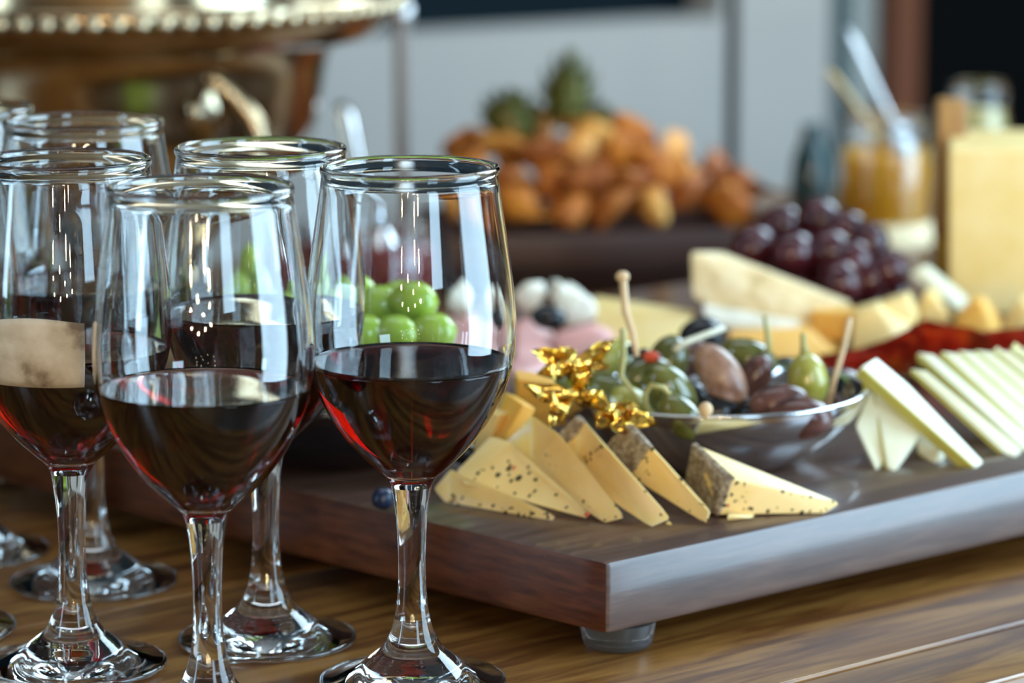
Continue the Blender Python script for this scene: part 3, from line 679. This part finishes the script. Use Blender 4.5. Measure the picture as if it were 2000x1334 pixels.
# crumbly white cheese
def feta(px, py, z, w_, h_, label, seed):
    c_ = Bz((px, py, z))
    r2 = random.Random(seed); pts = []
    for _ in range(16):
        v = Vector((r2.gauss(0, 1), r2.gauss(0, 1), r2.gauss(0, 1))).normalized(); pts.append(Vector((v.x * w_, v.y * w_ * .8, v.z * h_)) * r2.uniform(.85, 1.12))
    bm = hull_bm(pts, .0008, 1); bmesh.ops.triangulate(bm, faces=bm.faces[:]); bmesh.ops.subdivide_edges(bm, edges=bm.edges[:], cuts=2, use_grid_fill=True)
    for v in bm.verts: v.co += v.co.normalized() * .0011 * noise.noise(v.co * 420 + Vector((seed, 0, 0)))
    o = bmlink('white_cheese_cube', bm, M['feta']); o.location = c_
    return tag(o, label, 'cheese', 'crumbly white cheese pieces on the ham')
feta(918, 582, 27, .0115, .0105, 'crumbly white cheese piece seen through the front glass', 1)
feta(1035, 572, 28, .0080, .0095, 'crumbly white cheese piece just right of the glass rim', 2)
feta(1118, 602, 23, .0120, .0125, 'largest crumbly white cheese piece, beside the black olive half', 3)
feta(1092, 566, 32, .0060, .0060, 'small white cheese piece on top of the largest one', 4)
berry('olive', 1072, 620, 24, .0062, .0088, (1, .1, -.15), M['olive_black'], 'black olive piece pressed into the white cheese', 'olive', None, 30)
berry('blueberry', 748, 974, 4.6, .0044, .0043, (0, 0, 1), M['blueberry'], 'single blueberry on the board edge behind the front glass stem', 'blueberry', None, 31)
berry('blueberry', 905, 885, 12, .0048, .0047, (0, 0, 1), M['olive_black'], 'dark berry between the front glass and the lowest wedge', 'berry', None, 32)

# ------------------------------------------------------------------ black bowl of green grapes
GC = Vector((-.074, 1.322, ZBT)); GR = .058
gb = empty('black_bowl', GC, 'shallow black bowl of green grapes behind the glasses', 'bowl')
gp = spline([(GR, .0280), (GR * .96, .022), (GR * .86, .0135), (GR * .70, .006), (GR * .52, .0012)], 5) + [(GR * .48, .0002), (0, .0004)]
gi = [(max(r - .0022, 0), z + .0018) for r, z in gp]
o = link('body', lathe_me('body', gp[::-1] + [(GR - .0002, .0292), (GR - .0011, .0298)] + gi, 80), M['black_bowl'], gb)
bm = bmesh.new(); bm.from_mesh(o.data); bmesh.ops.recalc_face_normals(bm, faces=bm.faces); bm.to_mesh(o.data); bm.free()
def grape(c_, r, el, axis, material, label, group, seed):
    o = bmlink('grape', blob_bm(r, r, r * el, .02, 1.5, seed, 3), material); o.location = c_
    o.rotation_euler = Vector(axis).to_track_quat('Z', 'Y').to_euler()
    s = bmlink('stem_scar', blob_bm(.0009, .0009, .0005, .1, 2, 1, 1), M['stem'], o); s.location = (0, 0, r * el)
    return tag(o, label, 'grape', group)
rnd = random.Random(11)
GG = 'green grapes heaped in the black bowl'
gl = [(808, 590, 1.300, 'plump green grape on top, framed by the front glass'),
      (733, 596, 1.305, 'green grape left of the plump top one, in the front glass'),
      (850, 650, 1.288, 'green grape below right of the plump top one'),
      (768, 655, 1.285, 'green grape below the plump top one'),
      (700, 655, 1.285, 'green grape at the wine line left in the front glass'),
      (678, 572, 1.325, 'green grape between the two front glasses')]
for i, (x, y, Y, lb) in enumerate(gl):
    grape(at(x, y, Y), .0083 if i else .0085, 1.3, (1, rnd.uniform(-.3, .3), rnd.uniform(-.2, .2)), M['grape_green'], lb, GG, i)
NTH = ['first', 'second', 'third', 'fourth', 'fifth', 'sixth', 'seventh', 'eighth', 'ninth', 'tenth']
def ranked(pts, rows):
    out = {}
    for r_ in sorted(set(rows(p[1]) for p in pts)):
        mem = sorted([i for i, p in enumerate(pts) if rows(p[1]) == r_], key=lambda i: pts[i][0])
        for n_, i in enumerate(mem): out[i] = (NTH[n_], r_)
    return out
# the rest of the bowl's mound, layer on layer under the top grapes
taken = [at(x, y, Y) for x, y, Y, _ in gl]
n_ = 0
for k_, (rad_, cx_, cy_) in enumerate(((.038, 0, 0), (.043, .003, 0), (.042, .008, -.004), (.034, .013, -.008), (.022, .018, -.012))):
    zk = ZBT + .0135 + .0125 * k_
    if k_ == 0: continue               # wholly hidden inside the bowl
    for a_ in range(-3, 4):
        for b_ in range(-3, 4):
            p = Vector((GC.x + cx_ + (a_ + .5 * (b_ % 2) + .25 * (k_ % 2)) * .0195, GC.y + cy_ + (b_ + .33 * (k_ % 2)) * .0162, zk))
            if (p - Vector((GC.x + cx_, GC.y + cy_, zk))).length > rad_ - .006 * (k_ == 0): continue
            if min((p - t_).length for t_ in taken) < .0145: continue
            taken.append(p)
            grape(p, .0081, 1.16, (1, rnd.uniform(-.25, .25), rnd.uniform(-.15, .15)), M['grape_green'], 'green grape packed in the black bowl under the top ones', GG, n_ + 20); n_ += 1
# a second stack of green grapes on the board further back, seen through the middle glasses
G2 = 'green grapes stacked behind the black bowl'
g2 = at(520, 560, 1.55); side3 = ('left', 'centre', 'right'); row3 = ('front', 'middle', 'back')
for k_, n in enumerate((4, 3, 2, 1)):
    for a_ in range(n):
        for b_ in range(n):
            p = Vector((g2.x + (a_ - (n - 1) / 2) * .0176, g2.y + (b_ - (n - 1) / 2) * .0172, ZBT + .0085 + .0122 * k_))
            lb = 'green grape at the bottom of the stack behind the black bowl'
            if n == 3: lb = 'green grape in the second layer of the rear stack, %s of its %s row' % (side3[a_], row3[b_])
            if n == 2: lb = 'green grape high in the rear stack, %s %s of the upper four' % (('front', 'back')[b_], ('left', 'right')[a_])
            if n == 1: lb = 'topmost green grape of the rear stack, seen through the middle glass'
            grape(p, .0085, 1.06, (1, rnd.uniform(-.5, .5), rnd.uniform(-.3, .3)), M['grape_green'], lb, G2, 90 + a_ * 7 + b_ + k_ * 31)

# red grapes
RG = 'red grapes behind the bread'
rg = [(1470, 482, 1.665, 'leftmost red grape above the bread end'), (1548, 494, 1.650, 'red grape with a round highlight above the bread'), (1600, 428, 1.70, 'highest red grape of the bunch'),
      (1735, 528, 1.645, 'rightmost red grape with a blue white highlight'), (1640, 552, 1.625, 'lowest red grape touching the bread')]
for i, (x, y, Y, lb) in enumerate(rg):
    grape(at(x, y, Y), .0112, 1.08, (rnd.uniform(-1, 1), rnd.uniform(-1, 1), .3), M['grape_red'], lb, RG, 50 + i)
rq = [(1650, 452, 1.685), (1695, 475, 1.67), (1590, 500, 1.665), (1620, 490, 1.650), (1665, 510, 1.645), (1525, 440, 1.70), (1700, 545, 1.645), (1555, 555, 1.66), (1600, 570, 1.66), (1505, 530, 1.67), (1690, 585, 1.66), (1740, 580, 1.67)]
rr_ = ranked(rq, lambda y: 'upper' if y < 480 else ('middle' if y < 540 else 'bottom'))
for i, (x, y, Y) in enumerate(rq):
    grape(at(x, y, Y), .0110, 1.08, (rnd.uniform(-1, 1), rnd.uniform(-1, 1), .3), M['grape_red'], 'red grape inside the bunch, %s from the left in its %s layer' % rr_[i], RG, 60 + i)

# ------------------------------------------------------------------ tray of pastries
TC = at(1185, 520, 2.02); TC.z = 0
tray = empty('wooden_tray', TC, 'dark wooden tray heaped with golden pastries', 'tray', None, R(12))
TW, TD, TH = .205, .14, .036
def tpart(name, dx, dy, dz, loc, bev=.002):
    o = bmlink(name, box_bm(dx, dy, dz, bev), M['tray'], tray); o.location = loc; autosmooth(o, 40); return o
tpart('base', TW, TD, .020, (0, 0, .0005))
tpart('side', TW, .010, TH, (0, -TD / 2 + .005, .0005)); tpart('side', TW, .010, TH, (0, TD / 2 - .005, .0005))
tpart('side', .010, TD - .021, TH, (-TW / 2 + .005, 0, .0005)); tpart('side', .010, TD - .021, TH, (TW / 2 - .005, 0, .0005))
def pastry_me(seed):
    rnd2 = random.Random(seed); pts = []
    L, W_, H_ = rnd2.uniform(.017, .022), rnd2.uniform(.011, .014), rnd2.uniform(.010, .013)
    for _ in range(15):
        v = Vector((rnd2.gauss(0, 1), rnd2.gauss(0, 1), rnd2.gauss(0, 1))).normalized()
        pts.append(Vector((v.x * L, v.y * W_, v.z * H_)) * rnd2.uniform(.85, 1.05))
    bm = hull_bm(pts, .0022, 2)
    bmesh.ops.triangulate(bm, faces=bm.faces[:]); bmesh.ops.subdivide_edges(bm, edges=bm.edges[:], cuts=1, use_grid_fill=True)
    for v in bm.verts: v.co += v.co.normalized() * .0012 * noise.noise(v.co * 260 + Vector((seed, 0, 0)))
    bmesh.ops.recalc_face_normals(bm, faces=bm.faces)
    me = bpy.data.meshes.new('pastry'); bm.to_mesh(me); bm.free(); me.materials.append(M[('pastry', 'pastry_light', 'pastry_dark')[seed % 3]])
    for p in me.polygons: p.use_smooth = True
    return me
pms = [pastry_me(i) for i in range(9)]
pp = [ # px, py, Y   (outline of the heap)
    (915, 330, 1.99), (930, 400, 1.975), (905, 285, 2.03), (965, 275, 2.02), (985, 345, 1.98), (1015, 412, 1.965), (1060, 300, 1.99), (1080, 358, 1.988), (1050, 250, 2.05),
    (1115, 418, 1.965), (1130, 288, 2.005), (1150, 345, 1.975), (1165, 252, 2.03), (1195, 412, 1.965), (1215, 300, 1.99), (1225, 358, 1.975),
    (1232, 262, 2.04), (1285, 410, 1.97), (1285, 330, 1.985), (1300, 292, 2.03), (1345, 358, 1.995), (1352, 335, 2.00), (1390, 330, 2.05), (1420, 395, 2.0),
    (1455, 362, 2.03), (1095, 338, 2.06), (1260, 345, 2.03), (1330, 360, 2.02), (1010, 300, 2.03), (960, 380, 2.0), (1020, 380, 2.0), (1170, 385, 2.02), (1250, 390, 1.99), (1180, 310, 2.03)]
band = lambda y: 'top' if y < 295 else ('middle' if y < 365 else 'bottom')
NTH = ['first', 'second', 'third', 'fourth', 'fifth', 'sixth', 'seventh', 'eighth', 'ninth', 'tenth', 'eleventh', 'twelfth', 'thirteenth', 'fourteenth', 'fifteenth', 'sixteenth', 'seventeenth']
def ranked(pts, rows):
    """label words for every point: its row and its place in that row from the left"""
    out = {}
    for r_ in set(rows(p[1]) for p in pts):
        mem = sorted([i for i, p in enumerate(pts) if rows(p[1]) == r_], key=lambda i: pts[i][0])
        for n_, i in enumerate(mem): out[i] = (NTH[n_], r_)
    return out
rk_ = ranked(pp, band)
for i, (x, y, Y) in enumerate(pp):
    o = bpy.data.objects.new('pastry', pms[(i * 4 + i // 3) % 9]); C.objects.link(o); o.location = at(x, y - (9 if y > 395 else 0), Y)
    o.rotation_euler = (rnd.uniform(-.7, .7), rnd.uniform(-.8, .8), rnd.uniform(0, 6.28)); o.scale = (1.14, 1.14, 1.14)
    tag(o, 'golden brown pastry, %s from the left in the %s layer of the heap' % rk_[i], 'pastry', 'golden pastries heaped on the tray')
def bud(px, py, Y, rx, rz, tilt, label):
    e = empty('green_bud', at(px, py, Y), label, 'vegetable', 'green buds on the pastry heap'); e.rotation_euler = (0, tilt, 0)
    bmlink('core', blob_bm(rx * .86, rx * .86, rz * .9, .08, 2, 3, 3), M['leafgreen'], e)
    lm = petal_bm(rz * .75, rx * .30, .12, 5, 1); bmesh.ops.recalc_face_normals(lm, faces=lm.faces)
    me = bpy.data.meshes.new('leaf'); lm.to_mesh(me); lm.free(); me.materials.append(M['leafgreen'])
    for p in me.polygons: p.use_smooth = True
    for row in range(5):
        th = R(-55 + row * 27); n = 9 if row < 3 else 6
        for k_ in range(n):
            a = 2 * math.pi * (k_ + .5 * (row % 2)) / n
            o = bpy.data.objects.new('leaf', me); C.objects.link(o); o.parent = e
            o.location = (rx * .84 * math.cos(th) * math.cos(a), rx * .84 * math.cos(th) * math.sin(a), rz * .84 * math.sin(th))
            up = Vector((-math.sin(th) * math.cos(a) * .6 + .12 * math.cos(a), -math.sin(th) * math.sin(a) * .6 + .12 * math.sin(a), math.cos(th))).normalized()
            nrm = Vector((math.cos(th) * math.cos(a), math.cos(th) * math.sin(a), math.sin(th)))
            x_ = up; y_ = nrm.cross(x_).normalized(); z_ = x_.cross(y_)
            o.rotation_euler = Matrix((x_, y_, z_)).transposed().to_euler()
    return e
bud(995, 234, 2.03, .0195, .0140, R(15), 'squat green leafy bud at the left of the heap top')
bud(1108, 190, 2.03, .0150, .0225, R(4), 'tall green leafy bud standing on the heap')
bud(1168, 234, 2.04, .0085, .0080, R(30), 'small dark green bud beside the tall one')

# ------------------------------------------------------------------ jars, spoons, knife
def jar(px, Y, rad, h, fill, material, label, wall=.0022, band=None):
    c_ = at(px, 500, Y); c_.z = .0003
    e = empty('glass_jar', c_, label, 'jar')
    op = [(0, 0), (rad * .8, 0), (rad * .96, .002), (rad, .006), (rad, h * .74), (rad * .97, h * .79), (rad * .90, h * .84), (rad * .90, h * .90), (rad * .93, h * .91), (rad * .93, h * .935), (rad * .90, h * .945), (rad * .90, h * .99), (rad * .885, h), (rad * .90 - wall, h * .995)]
    ip = [(rad * .90 - wall, h * .85), (rad - wall, h * .74), (rad - wall, .008), (rad * .9 - wall, .0045), (0, .004)]
    jg_ = o = link('glass', lathe_me('glass', op + ip, 56), M['glass'], e); autosmooth(o, 45)
    bm = bmesh.new(); bm.from_mesh(o.data); bmesh.ops.recalc_face_normals(bm, faces=bm.faces); bm.to_mesh(o.data); bm.free()
    rf = rad - wall - .0003
    cp_ = [(0, .0045), (rf * .9, .0047), (rf, .009), (rf, min(fill, h * .73)), (rf * .96 if fill < h * .75 else rf * .87, fill), (rf * .5, fill - .001), (0, fill + .001)]
    o = link('filling', lathe_me('filling', cp_, 48), material, e); autosmooth(o, 45)
    if band:
        lo, hi, a0, a1 = band; vs, fs = [], []; n = 24
        for i in range(n + 1):
            a = R(a0 + (a1 - a0) * i / n)
            for r_ in (rad + .0002, rad + .0005):
                for z in (lo, hi): vs.append((r_ * math.cos(a), r_ * math.sin(a), z))
        for i in range(n):
            b = i * 4; fs += [(b + 2, b + 6, b + 7, b + 3), (b, b + 1, b + 5, b + 4), (b, b + 4, b + 6, b + 2), (b + 1, b + 3, b + 7, b + 5)]
        fs += [(0, 2, 3, 1), (n * 4, n * 4 + 1, n * 4 + 3, n * 4 + 2)]
        me = bpy.data.meshes.new('paper_label'); me.from_pydata(vs, [], fs); link('paper_label', me, M['paper'], jg_)
    return e
jar(1725, 2.05, .0300, .096, .071, M['mustard'], 'open glass jar of golden sauce with two spoons', band=(.006, .030, -105, -20))
jar(1905, 2.16, .0200, .104, .088, M['cream_sauce'], 'smaller jar of pale sauce behind the cheese block')
jar(735, 1.86, .0400, .056, .046, M['jam'], 'low wide jar of dark red jam behind the front glass')
def spoon(p0, p1, width, material, label):
    """handle from its top p0 to p1 inside the jar"""
    e = empty('spoon', p1, label, 'spoon'); d = p0 - p1; L = d.length
    bm = bmesh.new(); rows = []
    for i in range(9):
        t = i / 8; wd = width * (.55 + .45 * t ** 1.5) * (1 if i < 8 else .6); th = width * .22
        rows.append([bm.verts.new((sx * wd, sy * th, L * t)) for sx, sy in ((-1, -.6), (-.6, -1), (.6, -1), (1, -.6), (1, .6), (.6, 1), (-.6, 1), (-1, .6))])
    for a, b in zip(rows, rows[1:]):
        for k_ in range(8): bm.faces.new((a[k_], a[(k_ + 1) % 8], b[(k_ + 1) % 8], b[k_]))
    bm.faces.new(rows[0][::-1]); bm.faces.new(rows[-1])
    q = d.to_track_quat('Z', 'Y').to_euler()
    o = bmlink('handle', bm, material, e); o.rotation_euler = q
    bm = blob_bm(width * 2.4, width * .7, width * 3.4, 0, 1, 0, 2)
    o = bmlink('bowl', bm, material, e); o.rotation_euler = q; o.location = -d.normalized() * width * 2.8
    return e
spoon(at(1618, 138, 2.03), at(1722, 275, 2.05), .0050, M['gold_pale'], 'golden spoon leaning left out of the sauce jar')
spoon(at(1655, 55, 2.10), at(1790, 215, 2.05) + Vector((-.012, 0, -.012)), .0034, M['steel_spoon'], 'steel spoon slanting across the doorway from the sauce jar')
spoon(at(668, 200, 1.90), at(722, 440, 1.86), .0055, M['steel'], 'steel spoon standing in the jam jar')
kn = empty('cheese_knife', at(1850, 545, 1.72), 'upright wooden handled knife between sauce jar and cheese block', 'knife')
kz = kn.location.z
kn.location.z = ZBT + .0005
ht = at(1850, 192, 1.72).z - kn.location.z
bm = box_bm(.0155, .013, ht * .70, .003, 3, ht * .30); kh_ = o = bmlink('handle', bm, M['woodknife'], kn); autosmooth(o, 40)
o = bmlink('blade', box_bm(.013, .002, ht * .33, .0005, 1, 0), M['gold'], kn, False)
for z in (.45, .75):
    o = bmlink('rivet', tube_bm([(0, -.0072, ht * z), (0, .0072, ht * z)], .0018, 12), M['gold'], kh_)
# dark green bottle beside the jar
c_ = at(1585, 420, 2.26); c_.z = .0003
e = empty('glass_tumbler', c_, 'dark green glass vessel between the pastries and the sauce jar', 'glass')
o = link('body', lathe_me('body', [(0, 0), (.012, 0), (.0145, .002), (.016, .02), (.0135, .042), (.0085, .055), (.007, .062), (.0075, .066), (.0060, .066), (.0055, .055), (0, .05)], 32), M['dark_glass'], e)

# ------------------------------------------------------------------ silver urn
UY = 1.86; uc = at(215, 300, UY); uc.z = .0003
urn = empty('silver_bowl', uc, 'large ornate silver footed bowl with domed cover behind the glasses', 'bowl')
zr = at(215, 122, UY - .16).z; ur = mm(568, UY)
zz = lambda t: zr * t
body = spline([(ur * .80, zz(1.0)), (ur * .76, zz(.93)), (ur * .735, zz(.80)), (ur * .70, zz(.64)), (ur * .60, zz(.48)), (ur * .44, zz(.36)), (ur * .26, zz(.30)), (ur * .20, zz(.25))], 6)
link('body', lathe_me('body', body, 96), M['silver'], urn)
pd = spline([(ur * .20, zz(.25)), (ur * .18, zz(.20)), (ur * .24, zz(.13)), (ur * .38, zz(.06)), (ur * .43, zz(.03)), (ur * .44, .0005)], 5) + [(0, .0005)]
link('pedestal', lathe_me('pedestal', pd, 80), M['silver'], urn)
rimp = spline([(ur * .80, zz(.985)), (ur * .90, zz(1.0)), (ur * .97, zz(1.06)), (ur * 1.0, zz(1.12)), (ur * .985, zz(1.16)), (ur * .93, zz(1.15)), (ur * .84, zz(1.10)), (ur * .78, zz(1.09))], 5)
rim_o = link('rim', lathe_me('rim', rimp, 96), M['silver'], urn)
dome = spline([(ur * .84, zz(1.10)), (ur * .80, zz(1.25)), (ur * .72, zz(1.5)), (ur * .58, zz(1.78)), (ur * .36, zz(2.0)), (ur * .1, zz(2.1)), (0, zz(2.11))], 6)
link('cover', lathe_me('cover', dome, 96), M['silver'], urn)
bead = blob_bm(.0052, .0052, .0052, 0, 1, 0, 2); bme = bpy.data.meshes.new('bead'); bead.to_mesh(bme); bead.free(); bme.materials.append(M['silver'])
for p in bme.polygons: p.use_smooth = True
nb = 84
for i in range(nb):
    a = 2 * math.pi * i / nb
    if math.sin(a) > .35: continue
    o = bpy.data.objects.new('bead', bme); C.objects.link(o); o.parent = rim_o; o.location = (ur * 1.0 * math.cos(a), ur * 1.0 * math.sin(a), zz(1.115))
def scroll(ang, mir):
    a = ang; d = Vector((math.cos(a), math.sin(a), 0)); t_ = Vector((-math.sin(a), math.cos(a), 0)) * mir
    pts = []
    for i in range(22):
        s = i / 21; th = s * 4.2
        rr = ur * (.735 + .11 * math.sin(s * math.pi)) - .01 * s
        pts.append(d * rr + t_ * (.020 * math.sin(th) + .012 * s) + Vector((0, 0, zz(.93 - .55 * s))))
    return pts
for ang, mir in ((R(-58), 1), (R(-122), -1)):
    hd_ = bmlink('handle', tube_bm(scroll(ang, mir), [.0065 - .0035 * abs(i / 21 - .4) for i in range(22)], 10), M['silver'], urn)
    d = Vector((math.cos(ang), math.sin(ang), 0))
    o = bmlink('rosette', blob_bm(.012, .012, .017, .6, 3.4, 5, 3), M['silver'], hd_); o.location = d * ur * .72 + Vector((0, 0, zz(.80)))

# ------------------------------------------------------------------ steel rack behind
def post_at(px, y_foot, Y):
    p = at(px, y_foot, Y); return p
rk = empty('steel_rack', at(1100, 380, 2.28), 'thin upright steel posts of a rack behind the pastries', 'rack'); rk.location.z = 0
pl = at(786, 400, 2.02); pr = at(1427, 400, 2.40); pl.z = pr.z = 0
for p, m_ in ((pl, 'steel_brushed'), (pr, 'darkmetal')):
    q = p - rk.location
    po_ = bmlink('post', tube_bm([q + Vector((0, 0, .003)), q + Vector((0, 0, .30)), q + Vector((0, 0, .62))], .0046, 16), M[m_], rk)
    bm = tube_bm([q + Vector((0, 0, .0003)), q + Vector((0, 0, .004)), q + Vector((0, 0, .0055))], [.018, .017, .006], 24)
    bmlink('foot', bm, M[m_], rk)
    bmlink('collar', tube_bm([q + Vector((0, 0, .155)), q + Vector((0, 0, .165))], .0068, 16), M[m_], po_)
q0, q1 = pl - rk.location, pr - rk.location
bmlink('crossbar', tube_bm([q0 + Vector((0, 0, .60)), q1 + Vector((0, 0, .60))], .004, 12), M['steel_brushed'], rk)
